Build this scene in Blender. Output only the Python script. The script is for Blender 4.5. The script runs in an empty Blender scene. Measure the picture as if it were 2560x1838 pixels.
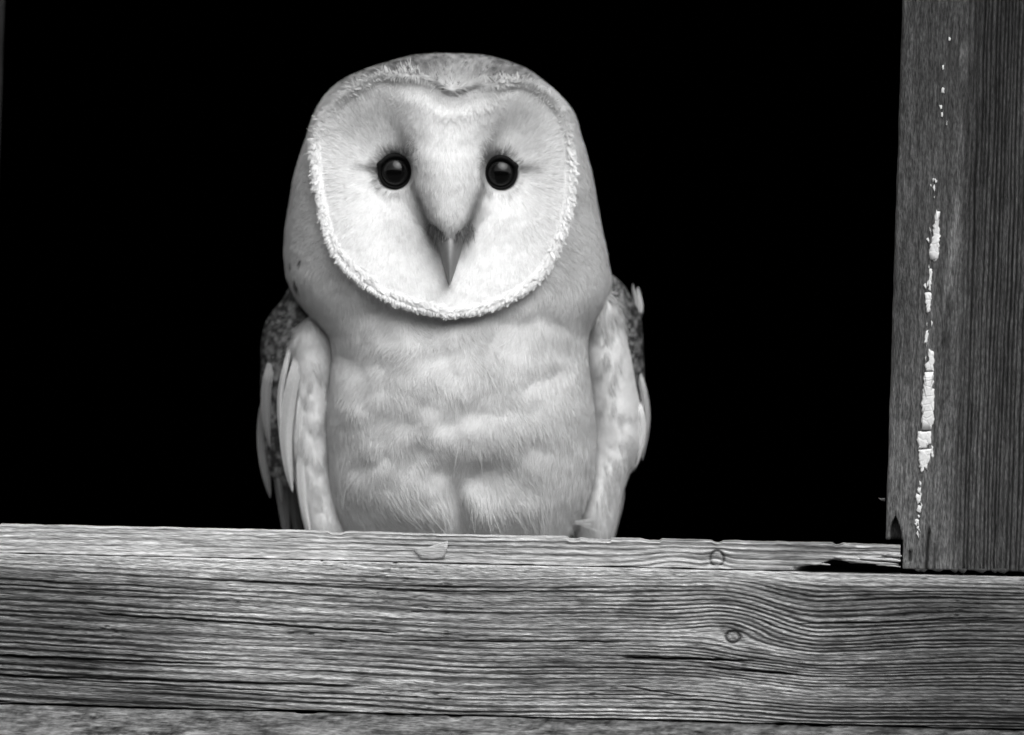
import bpy, math
import numpy as np
from mathutils import Matrix, Vector

# ------------------------------------------------------------------ camera, sky, sun, exposure
sc = bpy.context.scene
col = sc.collection
S = 0.00016                    # metres per photograph pixel (2560 wide) on the wall plane
DIST = 2.5                     # camera to wall plane
YAW, ROLL = math.radians(-4.0), math.radians(1.2)
ZC = 2.10                      # height of the view axis above the ground
dv = np.array([math.sin(YAW), math.cos(YAW), 0.0])
r0 = np.array([math.cos(YAW), -math.sin(YAW), 0.0])
u0 = np.array([0.0, 0.0, 1.0])
cr = math.cos(ROLL)*r0 + math.sin(ROLL)*u0
cu = -math.sin(ROLL)*r0 + math.cos(ROLL)*u0
cam_pos = np.array([0.0, 0.0, ZC]) - dv*DIST

cam_data = bpy.data.cameras.new("camera")
cam = bpy.data.objects.new("camera", cam_data)
col.objects.link(cam)
cam_data.sensor_width = 36.0
cam_data.lens = 36.0*DIST/(2560*S)
cam_data.clip_start = 0.05
cam_data.clip_end = 2000.0
cam_data.dof.use_dof = True
cam_data.dof.focus_distance = DIST + 0.014
cam_data.dof.aperture_fstop = 5.6
cam.matrix_world = Matrix(((cr[0], cu[0], -dv[0], cam_pos[0]), (cr[1], cu[1], -dv[1], cam_pos[1]),
                           (cr[2], cu[2], -dv[2], cam_pos[2]), (0, 0, 0, 1)))
sc.camera = cam

SUN_EL, SUN_AZ = math.radians(50.0), math.radians(24.0)      # azimuth: to the right of straight in front of the wall
sun_vec = Vector((math.sin(SUN_AZ)*math.cos(SUN_EL), -math.cos(SUN_AZ)*math.cos(SUN_EL), math.sin(SUN_EL)))
world = bpy.data.worlds.new("World")
sc.world = world
world.use_nodes = True
wn = world.node_tree
wn.nodes.clear()
sky = wn.nodes.new("ShaderNodeTexSky")
sky.sky_type = 'NISHITA'
sky.sun_disc = False
sky.sun_elevation = SUN_EL
sky.sun_rotation = math.atan2(sun_vec.x, sun_vec.y)
sky.dust_density = 4.0
bw = wn.nodes.new("ShaderNodeRGBToBW")                       # black-and-white photograph
bg = wn.nodes.new("ShaderNodeBackground")
bg.inputs["Strength"].default_value = 0.105
wo = wn.nodes.new("ShaderNodeOutputWorld")
wn.links.new(sky.outputs[0], bw.inputs[0])
wn.links.new(bw.outputs[0], bg.inputs["Color"])
wn.links.new(bg.outputs[0], wo.inputs[0])

sun_data = bpy.data.lights.new("sun", 'SUN')
sun_data.energy = 1.1
sun_data.angle = math.radians(55.0)
sun = bpy.data.objects.new("sun", sun_data)
col.objects.link(sun)
sun.rotation_euler = (-sun_vec).to_track_quat('-Z', 'Y').to_euler()
sun.location = (1, -3, 6)

sc.view_settings.view_transform = 'Standard'
sc.view_settings.look = 'None'
sc.view_settings.exposure = 0.92
sc.view_settings.gamma = 1.0
sc.view_settings.use_curve_mapping = False
sc.render.engine = 'CYCLES'
sc.cycles.use_denoising = True
sc.cycles.max_bounces = 8
sc.cycles.diffuse_bounces = 6

# ------------------------------------------------------------------ helpers
rng = np.random.default_rng(7)

def unproject(px, py, y):
    """world point on the plane Y = y that the photograph shows at (px, py)"""
    ray = dv + cr*((px-1280)*S/DIST) + cu*((919-py)*S/DIST)
    return cam_pos + ray*((y-cam_pos[1])/ray[1])

def project(P):
    v = P - cam_pos
    d = v @ dv
    return 1280 + (v @ cr)/d*DIST/S, 919 - (v @ cu)/d*DIST/S

def hash3(i, j, k, seed):
    h = (i.astype(np.int64)*374761393 + j.astype(np.int64)*668265263 + k.astype(np.int64)*2147483647 + seed*974634777) & 0xFFFFFFFF
    h = ((h ^ (h >> 13))*1274126177) & 0xFFFFFFFF
    h = ((h ^ (h >> 16))*2246822519) & 0xFFFFFFFF
    h = h ^ (h >> 15)
    return (h & 0xFFFFFF)/float(0xFFFFFF)

def vnoise(x, y, z=0.0, seed=0):
    x, y, z = np.broadcast_arrays(np.asarray(x, float), np.asarray(y, float), np.asarray(z, float))
    xi, yi, zi = np.floor(x), np.floor(y), np.floor(z)
    fx, fy, fz = x-xi, y-yi, z-zi
    fx, fy, fz = [t*t*t*(t*(t*6-15)+10) for t in (fx, fy, fz)]
    out = 0
    for a in (0, 1):
        for b in (0, 1):
            for c in (0, 1):
                w = (fx if a else 1-fx)*(fy if b else 1-fy)*(fz if c else 1-fz)
                out = out + w*hash3(xi+a, yi+b, zi+c, seed)
    return out*2-1

def fbm(x, y, z=0.0, seed=0, octaves=4, gain=0.5):
    s, a, t = 0, 1.0, 0
    for o in range(octaves):
        s = s + a*vnoise(np.asarray(x)*2**o + 17.3*o, np.asarray(y)*2**o - 9.1*o, np.asarray(z)*2**o, seed+o)
        t += a
        a *= gain
    return s/t

def sstep(a, b, x):
    t = np.clip((x-a)/(b-a), 0, 1)
    return t*t*(3-2*t)

def gauss(x, y, cx, cy, rx, ry=None):
    ry = rx if ry is None else ry
    return np.exp(-((x-cx)/rx)**2-((y-cy)/ry)**2)

def curve(xs, ys):
    """smooth monotone-ish interpolation through points"""
    xs, ys = np.array(xs, float), np.array(ys, float)
    m = np.gradient(ys, xs)
    def f(t):
        t = np.clip(np.asarray(t, float), xs[0], xs[-1])
        k = np.clip(np.searchsorted(xs, t)-1, 0, len(xs)-2)
        h = xs[k+1]-xs[k]
        u = (t-xs[k])/h
        return ((1+2*u)*(1-u)**2*ys[k] + u*(1-u)**2*h*m[k] + u*u*(3-2*u)*ys[k+1] + u*u*(u-1)*h*m[k+1])
    return f

def mesh_obj(name, V, loops, starts, mat, parent=None, smooth=True, shade=None, local=True):
    me = bpy.data.meshes.new(name)
    V = np.asarray(V, np.float32).reshape(-1, 3)
    loops = np.asarray(loops, np.int32).ravel()
    starts = np.asarray(starts, np.int32)
    me.vertices.add(len(V)); me.vertices.foreach_set("co", V.ravel())
    me.loops.add(len(loops)); me.loops.foreach_set("vertex_index", loops)
    me.polygons.add(len(starts)); me.polygons.foreach_set("loop_start", starts)
    me.update(calc_edges=True)
    me.validate()
    if smooth:
        me.polygons.foreach_set("use_smooth", np.ones(len(me.polygons), bool))
    if shade is not None:
        at = me.attributes.new("tone", 'FLOAT', 'POINT')
        at.data.foreach_set("value", np.asarray(shade, np.float32).ravel())
    me.materials.append(mat)
    o = bpy.data.objects.new(name, me)
    col.objects.link(o)
    if parent is not None:
        o.parent = parent
    return o

def quads_obj(name, V, Q, mat, parent=None, smooth=True, shade=None):
    Q = np.asarray(Q, np.int32).reshape(-1, 4)
    return mesh_obj(name, V, Q, np.arange(len(Q))*4, mat, parent, smooth, shade)

def grid_quads(ni, nj, wrap=False):
    i, j = np.meshgrid(np.arange(ni-1), np.arange(nj if wrap else nj-1), indexing='ij')
    j2 = (j+1) % nj
    return np.stack([i*nj+j, i*nj+j2, (i+1)*nj+j2, (i+1)*nj+j], -1).reshape(-1, 4)

def empty(name, loc=(0, 0, 0)):
    o = bpy.data.objects.new(name, None)
    o.empty_display_size = 0.02
    o.location = loc
    col.objects.link(o)
    return o

def tag(o, label=None, cat=None, group=None, kind=None):
    if label: o["label"] = label
    if cat: o["category"] = cat
    if group: o["group"] = group
    if kind: o["kind"] = kind
    return o

# ------------------------------------------------------------------ materials
def new_mat(name):
    m = bpy.data.materials.new(name)
    m.use_nodes = True
    nt = m.node_tree
    b = nt.nodes["Principled BSDF"]
    return m, nt, b

def plain(name, v, rough=0.8, spec=0.3, noise=0.0, nscale=40.0):
    m, nt, b = new_mat(name)
    b.inputs["Roughness"].default_value = rough
    b.inputs["Specular IOR Level"].default_value = spec
    if noise:
        tc = nt.nodes.new("ShaderNodeTexCoord")
        n = nt.nodes.new("ShaderNodeTexNoise")
        n.inputs["Scale"].default_value = nscale
        n.inputs["Detail"].default_value = 6
        r = nt.nodes.new("ShaderNodeMapRange")
        r.inputs["To Min"].default_value = v*(1-noise)
        r.inputs["To Max"].default_value = v*(1+noise)
        nt.links.new(tc.outputs["Object"], n.inputs["Vector"])
        nt.links.new(n.outputs["Fac"], r.inputs["Value"])
        nt.links.new(r.outputs[0], b.inputs["Base Color"])
    else:
        b.inputs["Base Color"].default_value = (v, v, v, 1)
    return m

def tone_mat(name, rough=0.9, spec=0.1, nscale=900.0, namp=0.12, stretch=(1, 1, 1), bump=0.0, transl=0.0):
    """grey from the mesh's own tone attribute, broken by fine noise"""
    m, nt, b = new_mat(name)
    b.inputs["Roughness"].default_value = rough
    b.inputs["Specular IOR Level"].default_value = spec
    at = nt.nodes.new("ShaderNodeAttribute"); at.attribute_name = "tone"
    tc = nt.nodes.new("ShaderNodeTexCoord")
    mp = nt.nodes.new("ShaderNodeMapping"); mp.inputs["Scale"].default_value = stretch
    n = nt.nodes.new("ShaderNodeTexNoise"); n.inputs["Scale"].default_value = nscale; n.inputs["Detail"].default_value = 5
    r = nt.nodes.new("ShaderNodeMapRange")
    r.inputs["From Min"].default_value = 0.25; r.inputs["From Max"].default_value = 0.75
    r.inputs["To Min"].default_value = 1-namp; r.inputs["To Max"].default_value = 1+namp
    mu = nt.nodes.new("ShaderNodeMath"); mu.operation = 'MULTIPLY'
    nt.links.new(tc.outputs["Object"], mp.inputs["Vector"])
    nt.links.new(mp.outputs[0], n.inputs["Vector"])
    nt.links.new(n.outputs["Fac"], r.inputs["Value"])
    nt.links.new(at.outputs["Fac"], mu.inputs[0]); nt.links.new(r.outputs[0], mu.inputs[1])
    nt.links.new(mu.outputs[0], b.inputs["Base Color"])
    if bump:
        bp = nt.nodes.new("ShaderNodeBump"); bp.inputs["Strength"].default_value = bump; bp.inputs["Distance"].default_value = 0.0006
        nt.links.new(n.outputs["Fac"], bp.inputs["Height"]); nt.links.new(bp.outputs[0], b.inputs["Normal"])
    if transl:
        tr = nt.nodes.new("ShaderNodeBsdfTranslucent")
        nt.links.new(mu.outputs[0], tr.inputs["Color"])
        mx = nt.nodes.new("ShaderNodeMixShader"); mx.inputs[0].default_value = transl
        out = nt.nodes["Material Output"]
        nt.links.new(b.outputs[0], mx.inputs[1]); nt.links.new(tr.outputs[0], mx.inputs[2]); nt.links.new(mx.outputs[0], out.inputs["Surface"])
    return m

M_beam = tone_mat("weathered_beam_wood", 0.85, 0.15, 2300, 0.6, (0.14, 1, 1), 1.0)
M_batten = tone_mat("weathered_batten_wood", 0.85, 0.15, 1700, 0.35, (0.15, 1, 1), 0.8)
M_post = tone_mat("dark_post_wood", 0.8, 0.2, 2400, 0.7, (1, 1, 0.2), 1.0)
M_rough = tone_mat("rough_board_wood", 0.9, 0.15, 1500, 0.5, (0.2, 1, 1), 0.6)
M_paint = plain("flaking_white_paint", 0.66, 0.75, 0.2, 0.30, 900)
_nt = M_paint.node_tree
_v = _nt.nodes.new("ShaderNodeTexVoronoi"); _v.feature = 'DISTANCE_TO_EDGE'; _v.inputs["Scale"].default_value = 260
_c = _nt.nodes.new("ShaderNodeTexCoord")
_b = _nt.nodes.new("ShaderNodeBump"); _b.inputs["Strength"].default_value = 0.35; _b.inputs["Distance"].default_value = 0.0004
_r = _nt.nodes.new("ShaderNodeMapRange"); _r.inputs["From Max"].default_value = 0.09
_nt.links.new(_c.outputs["Object"], _v.inputs["Vector"]); _nt.links.new(_v.outputs["Distance"], _r.inputs["Value"])
_nt.links.new(_r.outputs[0], _b.inputs["Height"]); _nt.links.new(_b.outputs[0], _nt.nodes["Principled BSDF"].inputs["Normal"])
M_down = tone_mat("owl_down", 0.95, 0.03, 900, 0.05, transl=0.20)
M_skin = tone_mat("owl_underplumage", 1.0, 0.0, 700, 0.06)
M_vane = tone_mat("owl_flight_feather", 0.8, 0.12, 1500, 0.10, transl=0.06)
M_beak = tone_mat("owl_beak_horn", 0.45, 0.35, 800, 0.08)
M_lid = plain("owl_eyelid_skin", 0.005, 0.7, 0.1)
M_claw = plain("owl_claw_horn", 0.03, 0.35, 0.5)
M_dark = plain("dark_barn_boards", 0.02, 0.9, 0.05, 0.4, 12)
M_plank = plain("weathered_wall_planks", 0.16, 0.85, 0.15, 0.4, 18)
M_ground = plain("trodden_grass", 0.08, 0.95, 0.1, 0.4, 3)

m, nt, b = new_mat("owl_eye")
b.inputs["Roughness"].default_value = 0.04
b.inputs["Specular IOR Level"].default_value = 0.5
b.inputs["IOR"].default_value = 1.36
at = nt.nodes.new("ShaderNodeAttribute"); at.attribute_name = "tone"
nt.links.new(at.outputs["Fac"], b.inputs["Base Color"])
M_eye = m

# ------------------------------------------------------------------ setting
def slab(name, x0, x1, y0, y1, z0, z1, mat, parent=None):
    V = [(x, y, z) for x in (x0, x1) for y in (y0, y1) for z in (z0, z1)]
    Q = [(0, 1, 3, 2), (4, 6, 7, 5), (0, 4, 5, 1), (2, 3, 7, 6), (0, 2, 6, 4), (1, 5, 7, 3)]
    return quads_obj(name, V, Q, mat, parent, smooth=False)

gn = 41
gx, gy = np.meshgrid(np.sign(np.linspace(-1, 1, gn))*np.abs(np.linspace(-1, 1, gn))**4*900,
                     np.sign(np.linspace(-1, 1, gn))*np.abs(np.linspace(-1, 1, gn))**4*900, indexing='ij')
tag(quads_obj("ground", np.stack([gx, gy, 0.02*vnoise(gx*0.7, gy*0.7)], -1).reshape(-1, 3), grid_quads(gn, gn), M_ground), kind="structure")

tag(slab("sky_blocker", -14, 14, -9.4, -9.0, 0.0, 4.6, plain("sky_blocker_grey", 0.06, 0.9, 0.1, 0.5, 3)), kind="structure")  # unseen dark wall added behind the camera to block the low sky
BX0, BX1, BY1 = -2.2, 2.2, 3.6
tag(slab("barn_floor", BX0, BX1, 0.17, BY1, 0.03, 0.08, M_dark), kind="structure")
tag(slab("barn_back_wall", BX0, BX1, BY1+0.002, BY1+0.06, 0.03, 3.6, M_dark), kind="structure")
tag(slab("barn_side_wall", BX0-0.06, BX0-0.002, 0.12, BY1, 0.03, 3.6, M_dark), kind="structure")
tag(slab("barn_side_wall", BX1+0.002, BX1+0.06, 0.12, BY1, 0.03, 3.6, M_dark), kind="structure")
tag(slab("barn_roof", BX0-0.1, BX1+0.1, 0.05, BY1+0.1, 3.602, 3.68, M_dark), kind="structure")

# ------------------------------------------------------------------ timbers
def timber(name, along, L, ring, disp, tone, origin, mat, cap=True):
    """closed timber: ring of (a, b, na, nb, s) points swept along L; disp and tone are functions of (L, ring index) grids
       along = 'x': ring is (z, y); along = 'z': ring is (x, y)"""
    L = np.asarray(L, float)
    n, m_ = len(L), len(ring)
    a, b_, na, nb = [np.broadcast_to(ring[:, k], (n, m_)) for k in range(4)]
    LL = np.broadcast_to(L[:, None], (n, m_))
    da, db = disp
    A = a + da
    B = b_ + db
    if along == 'x':
        V = np.stack([LL, B, A], -1)
    else:
        V = np.stack([A, B, LL], -1)
    V = V.reshape(-1, 3) - np.asarray(origin)
    Q = grid_quads(n, m_, True)
    loops = list(Q.ravel())
    starts = list(np.arange(len(Q))*4)
    if cap:
        for ids in (np.arange(m_)[::-1], (n-1)*m_+np.arange(m_)):
            starts.append(len(loops)); loops.extend(ids)
    o = mesh_obj(name, V, np.array(loops), np.array(starts), mat, None, True, tone.reshape(-1))
    o.location = origin
    return o

def ring_pts(a0, a1, b0, b1, r, nfront, nside=6):
    """rounded rectangle; front face is b = b0, running from a0 to a1; returns a, b, na, nb, isfront"""
    P = []
    def arc(ca, cb, t0, t1, k=5):
        for t in np.linspace(t0, t1, k):
            P.append((ca+r*math.cos(t), cb+r*math.sin(t), math.cos(t), math.sin(t), 1.0))
    # a right, b away from the camera; front is -b
    arc(a0+r, b0+r, math.pi, 1.5*math.pi)
    for t in np.linspace(0, 1, nfront+2)[1:-1]:
        P.append((a0+r+(a1-a0-2*r)*t, b0, 0, -1, 1.0))
    arc(a1-r, b0+r, 1.5*math.pi, 2*math.pi)
    for t in np.linspace(0, 1, nside+2)[1:-1]:
        P.append((a1, b0+r+(b1-b0-2*r)*t, 1, 0, 0.0))
    arc(a1-r, b1-r, 0, 0.5*math.pi)
    for t in np.linspace(0, 1, nside+2)[1:-1]:
        P.append((a1-r-(a1-a0-2*r)*t, b1, 0, 1, 0.0))
    arc(a0+r, b1-r, 0.5*math.pi, math.pi)
    for t in np.linspace(0, 1, nside+2)[1:-1]:
        P.append((a0, b1-r-(b1-b0-2*r)*t, -1, 0, 0.0))
    return np.array(P)

def spaced(lo, d0, d1, hi, step, coarse):
    return np.concatenate([np.arange(lo, d0, coarse), np.arange(d0, d1, step), np.arange(d1, hi+coarse*0.5, coarse)])

def grain_ridges(g, x, seed, wl):
    """eroded softwood grain: value 0 (deep groove) .. 1 (ridge) over a warped grain coordinate g"""
    gw = g + 0.75*wl*vnoise(g/(2.3*wl), x/3500.0, 0.3, seed) + 0.25*wl*vnoise(g/(0.9*wl), x/1200.0, 0.8, seed+3)
    sn = 0.5+0.5*np.sin(2*math.pi*gw/(1.55*wl))
    depth = sstep(-0.75, 0.35, vnoise(g/(1.9*wl), x/700.0, 0.7, seed+1))
    groove = sn**2.2*(0.35+0.65*depth)
    e = vnoise(g/(wl*0.30), x/300.0, 0.9, seed+4)*0.5+0.5
    c = vnoise(g/(wl*5.0), x/1800.0, 0.1, seed+2)*0.5+0.5
    return np.clip(1-groove-0.30*e**2-0.22*c, 0, 1)

# ---- the big weathered beam
zb_top = unproject(1280, 1413, 0)[2]
zb_bot = unproject(1280, 1793, 0)[2]
L = spaced(unproject(-900, 1600, 0)[0], unproject(-40, 1600, 0)[0], unproject(2600, 1600, 0)[0], unproject(3500, 1600, 0)[0], 3.6*S, 40*S)
ring = ring_pts(zb_bot, zb_top, 0.0, 0.15, 5*S, 290)
def face_px(Lv, ring, along, yfront):
    n, k = len(Lv), len(ring)
    LL = np.broadcast_to(Lv[:, None], (n, k)); A = np.broadcast_to(ring[:, 0], (n, k)); B = np.broadcast_to(ring[:, 1], (n, k))
    P = np.stack([LL, B, A], -1) if along == 'x' else np.stack([A, B, LL], -1)
    px, py = project(P.reshape(-1, 3))
    return px.reshape(n, k), py.reshape(n, k)
px, py = face_px(L, ring, 'x', 0)
pyl = py - (1413 + (px-1280)*0.0195) + 1413               # levelled row
kn = np.exp(-((pyl-1590)/120.0)**2)
knot_d = np.sqrt(((px-1832)/1.25)**2 + (pyl-1582)**2)
drop = (14+42*kn)*sstep(1760, 2060, px) - 26*kn*sstep(2010, 2500, px)
hump = -34*np.exp(-((px-1800)/120.0)**2)*np.clip((1582-pyl)/60.0, -1, 1)*np.exp(-np.abs(pyl-1582)/110.0)*(-1)
warp = 0.034*np.clip(px, -900, 1150) + drop - 10*sstep(1100, 1750, px)
warp = warp - 22*np.tanh((1582-pyl)/28.0)*np.exp(-((px-1835)/95.0)**2)*np.exp(-np.abs(pyl-1582)/85.0)*(1)
warp = warp + 7*fbm(px/520.0, pyl/90.0, seed=3, octaves=3) + 1.6*fbm(px/45.0, pyl/10.0, seed=5, octaves=3)
g = pyl - warp
kx = sstep(900, 1700, px)
ridge = grain_ridges(g, px, 11, 10.5)*(1-kx) + grain_ridges(g, px, 15, 6.3)*kx
streak = 0.5+0.5*vnoise(g/2.6, px/70., 0.4, 23)
fine = vnoise(g/4.0, px/160.0, 0.2, 21)*0.5+0.5
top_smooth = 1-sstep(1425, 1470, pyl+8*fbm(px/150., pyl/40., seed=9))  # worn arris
isf = ring[None, :, 4]
amp = 4.6*(1-0.8*top_smooth)*(0.75+0.5*sstep(-0.3, 0.5, fbm(px/300., pyl/70., seed=31)))
dd = -amp*(1-ridge) - 1.3*(1-fine) + 1.0*fbm(px/30., pyl/8., seed=41)
# knot: ring groove with a plug, and the long drying cracks
ringg = np.exp(-((knot_d-14)/3.2)**2)
dd = dd*(1-0.8*np.exp(-(knot_d/18)**4)) - 9*ringg + 3*np.exp(-(knot_d/9)**2)
crk = np.zeros_like(px)
for (xa, ya, xb, yb, w, dep) in [(1560, 1643, 1880, 1652, 2.6, 16), (1770, 1668, 2000, 1690, 2.4, 13), (1000, 1602, 1560, 1606, 1.6, 7),
                                 (250, 1535, 1000, 1584, 2.4, 10), (0, 1640, 560, 1662, 2.6, 10), (0, 1690, 900, 1716, 3.0, 10),
                                 (1560, 1716, 1740, 1745, 1.5, 7), (1010, 1478, 1500, 1480, 1.4, 5), (2000, 1560, 2560, 1548, 1.4, 6), (620, 1455, 1200, 1470, 1.5, 5)]:
    yc = ya + (yb-ya)*(px-xa)/(xb-xa) + 4*fbm(px/70., 0.5+ya, seed=int(ya))
    inside = sstep(xa-30, xa+40, px)*(1-sstep(xb-60, xb+20, px))
    crk = np.maximum(crk, inside*np.exp(-((py-yc)/w)**2)*dep)
dd = dd - crk
bleach = 0.5+0.5*fbm(px/520., pyl/120., seed=51, octaves=4)
tone = 0.040 + 0.25*ridge**1.2 + 0.05*(fine-0.5)*ridge + 0.05*(streak-0.5)
patch = fbm(px/70., g/5.5, seed=55, octaves=3, gain=0.7)
tone = tone*(0.62+1.35*bleach)*np.clip(1+1.0*patch, 0.2, 2)
tone = tone*(1-0.68*sstep(1750, 2450, px+90*fbm(px/200., pyl/60., seed=61)))     # darker wood beside the post, with edge light falloff painted in
tone = tone*(1-0.55*(1-sstep(40, 620, px+80*fbm(px/200., pyl/60., seed=62)+0.7*(1420-pyl))))  # left end darkened too, light falloff painted into the tone
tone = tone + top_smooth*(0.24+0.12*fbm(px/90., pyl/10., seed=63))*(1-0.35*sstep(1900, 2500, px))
tone = tone*(1-0.7*ringg)*(1-0.85*np.clip(crk/9, 0, 1))
pits = sstep(0.42, 0.62, fbm(px/26., g/6., seed=71, octaves=3))*sstep(-0.1, 0.3, fbm(px/260., pyl/80., seed=73))
tone = np.clip(tone*(1-0.55*pits), 0.012, 0.6)
dd = (dd - 2.0*pits)*S*isf
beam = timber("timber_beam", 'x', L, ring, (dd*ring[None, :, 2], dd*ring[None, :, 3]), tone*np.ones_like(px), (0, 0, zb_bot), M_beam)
tag(beam, "thick weathered horizontal beam with deep grain and a knot, under the owl", "beam")

# ---- thin batten standing on the beam, hiding the owl's feet
zt_bot = zb_top + 0.6*S
zt_top = unproject(1280, 1340, 0.006)[2]
x_end = unproject(2253, 1390, 0.006)[0]
L = np.concatenate([np.arange(unproject(-900, 1600, 0)[0], unproject(-40, 1600, 0)[0], 40*S), np.arange(unproject(-40, 1600, 0)[0], x_end, 3.2*S)])
ring = ring_pts(zt_bot, zt_top, 0.003, 0.0235, 3*S, 66)
px, py = face_px(L, ring, 'x', 0.003)
pyl = py - (px-1280)*0.0195
kd = np.sqrt((px-1792)**2 + ((py-1397)/1.15)**2)
warp = 6*fbm(px/500., pyl/60., seed=103) + 2*fbm(px/60., pyl/14., seed=104) - 16*np.exp(-((px-1690)/80.)**2)*sstep(1345, 1400, py)
g = pyl - warp + 10*np.exp(-(kd/30.)**2)
ridge = grain_ridges(g, px, 111, 9.0)
fine = vnoise(g/3.5, px/120., 0.2, 121)*0.5+0.5
isf = ring[None, :, 4]
dd = -3.6*(1-ridge)*sstep(500, 1500, px+200) - 1.2*(1-fine) + 1.2*fbm(px/25., pyl/8., seed=141)
kring = np.exp(-((kd-17)/3.0)**2)*(py < 1414)
dd = dd - 8*kring
# the rotten hollow towards the post, with a ragged lip
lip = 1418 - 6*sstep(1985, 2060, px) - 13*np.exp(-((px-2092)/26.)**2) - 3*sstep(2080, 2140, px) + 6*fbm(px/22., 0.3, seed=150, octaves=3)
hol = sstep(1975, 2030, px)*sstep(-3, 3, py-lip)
rag = sstep(2090, 2120, px)*(1-hol)
dd = dd + rag*(4*fbm(px/40., pyl/6., seed=151)-1)
# small chips out of the upper edge
chip = sstep(0.25, 0.5, fbm(px/60., 0.2, seed=160, octaves=3))*sstep(1365, 1340, pyl)
bleach = 0.5+0.5*fbm(px/350., pyl/60., seed=152)
tone = (0.24+0.24*ridge+0.06*fine)*(0.75+0.5*bleach)*np.clip(1+0.6*fbm(px/60., g/5., seed=155, octaves=3, gain=0.7), 0.3, 1.6)
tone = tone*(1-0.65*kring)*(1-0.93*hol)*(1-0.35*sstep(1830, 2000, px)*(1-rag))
dk = sstep(0.15, 0.55, fbm(px/260., pyl/9., seed=153, octaves=3))*np.exp(-((pyl-1372)/16.)**2)
tone = np.clip(tone*(1-0.55*dk), 0.015, 0.6)
up = (-5*chip + 3.0*fbm(px/70., 0.7, seed=161, octaves=5, gain=0.6))*S*sstep(zt_bot+30*S, zt_top, ring[None, :, 0]*np.ones_like(px))
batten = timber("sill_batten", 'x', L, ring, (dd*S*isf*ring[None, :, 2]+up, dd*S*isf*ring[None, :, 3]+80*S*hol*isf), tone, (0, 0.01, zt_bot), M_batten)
tag(batten, "thin pale batten lying along the top of the beam, rotten at its end", "batten")
# pale chip of wood on the batten's face
def plate(name, pts, y, thick, mat, parent, seed=0, tonev=None):
    """small flat piece with an outline given in photograph pixels on plane y, real thickness, uneven face"""
    P = np.array([unproject(a, b_, y) for a, b_ in pts])
    c = P.mean(0)
    n = len(P)
    inner = c + (P-c)*0.72
    F = P + np.array([0, -thick*0.35, 0])
    G = inner + np.array([0, -thick, 0]) + np.c_[np.zeros(n), thick*0.5*vnoise(np.arange(n)*0.9, seed+0.5), np.zeros(n)]
    V = np.vstack([P+np.array([0, thick, 0]), F, G, c+np.array([0, -thick, 0])])
    loops, starts = [], []
    for r in range(2):
        for k in range(n):
            starts.append(len(loops)); loops += [r*n+k, r*n+(k+1) % n, (r+1)*n+(k+1) % n, (r+1)*n+k]
    for k in range(n):
        starts.append(len(loops)); loops += [2*n+k, 2*n+(k+1) % n, 3*n]
    V = V - np.array(parent.location)
    return mesh_obj(name, V, loops, starts, mat, parent, False, None if tonev is None else np.full(len(V), tonev))
plate("wood_chip", [(1036, 1376), (1075, 1366), (1120, 1352), (1118, 1372), (1110, 1395), (1080, 1398), (1052, 1397)], 0.0027, 0.0003, M_batten, batten, 3, 0.40)

# broken slivers hanging over the rotten hollow at the batten's end
for k, (xa, ya, xb, yb, w_) in enumerate([(2104, 1399, 2180, 1408, 4), (2128, 1404, 2246, 1411, 3.5), (2150, 1396, 2252, 1402, 5), (2190, 1412, 2252, 1417, 3), (2010, 1409, 2076, 1412, 3), (2085, 1393, 2150, 1398, 5), (2205, 1386, 2255, 1391, 5)]):
    n_ = 9
    q = np.linspace(0, 1, n_)
    cx2 = xa+(xb-xa)*q; cy2 = ya+(yb-ya)*q + 2.2*vnoise(q*4, k+0.5, 0.5, 170)
    hw_ = w_*np.sin(np.clip(q*0.9+0.05, 0, 1)*math.pi)**0.6*(0.8+0.4*vnoise(q*7, k+0.2, 0.5, 171))
    plate("splinter", list(zip(cx2, cy2-hw_)) + list(zip(cx2[::-1], (cy2+hw_)[::-1])), 0.0026, 0.0006, M_batten, batten, 40+k, 0.36+0.05*(k % 3))

# ---- right post
PL = 0.0105                                              # lean, metres per metre (beyond the camera roll)
def post_mesh(name, pxl, pxr, pybot, y0, depth, seed, mat, dark):
    zb = unproject((pxl+pxr)/2, pybot, y0)[2]
    xl, xr = unproject(pxl, 1400, y0)[0], unproject(pxr, 1400, y0)[0]
    ztop = unproject(pxl, -700, y0)[2]
    zf = unproject(pxl, -40, y0)[2]
    Lz = np.concatenate([np.arange(zb, zf, 4*S), np.arange(zf, ztop, 40*S)])
    nf = int((xr-xl)/S/2.2)
    ring = ring_pts(xl, xr, y0, y0+depth, 7*S, nf)
    n, k = len(Lz), len(ring)
    lean = (Lz[:, None]-zb)*PL*np.ones((1, k))
    A = ring[None, :, 0] + lean
    P = np.stack([A, np.broadcast_to(ring[:, 1], (n, k)), np.broadcast_to(Lz[:, None], (n, k))], -1)
    px, py = project(P.reshape(-1, 3)); px, py = px.reshape(n, k), py.reshape(n, k)
    u = (ring[None, :, 0]-xl)/S + 0*py                   # photograph pixels from the post's left edge
    return Lz, ring, lean, px, py, u, (xl, xr, zb)
Lz, ring, lean, px, py, u, (xl, xr, zb) = post_mesh("post", 2211, 2900, 1429, 0.004, 0.10, 1, M_post, 1)
isf = ring[None, :, 4]
w2 = 5*fbm(u/60., py/300., seed=201, octaves=4) + 1.2*fbm(u/10., py/60., seed=202)
g = u + w2
ridge = grain_ridges(g, py, 211, 6.5)
fine = vnoise(g/4.0, py/150., 0.2, 221)*0.5+0.5
smooth_zone = 1-sstep(150, 200, u+14*fbm(u/40., py/300., seed=231))
ch = np.clip((112-u)/112, 0, 1)                          # worn, rounded-back left edge
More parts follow.
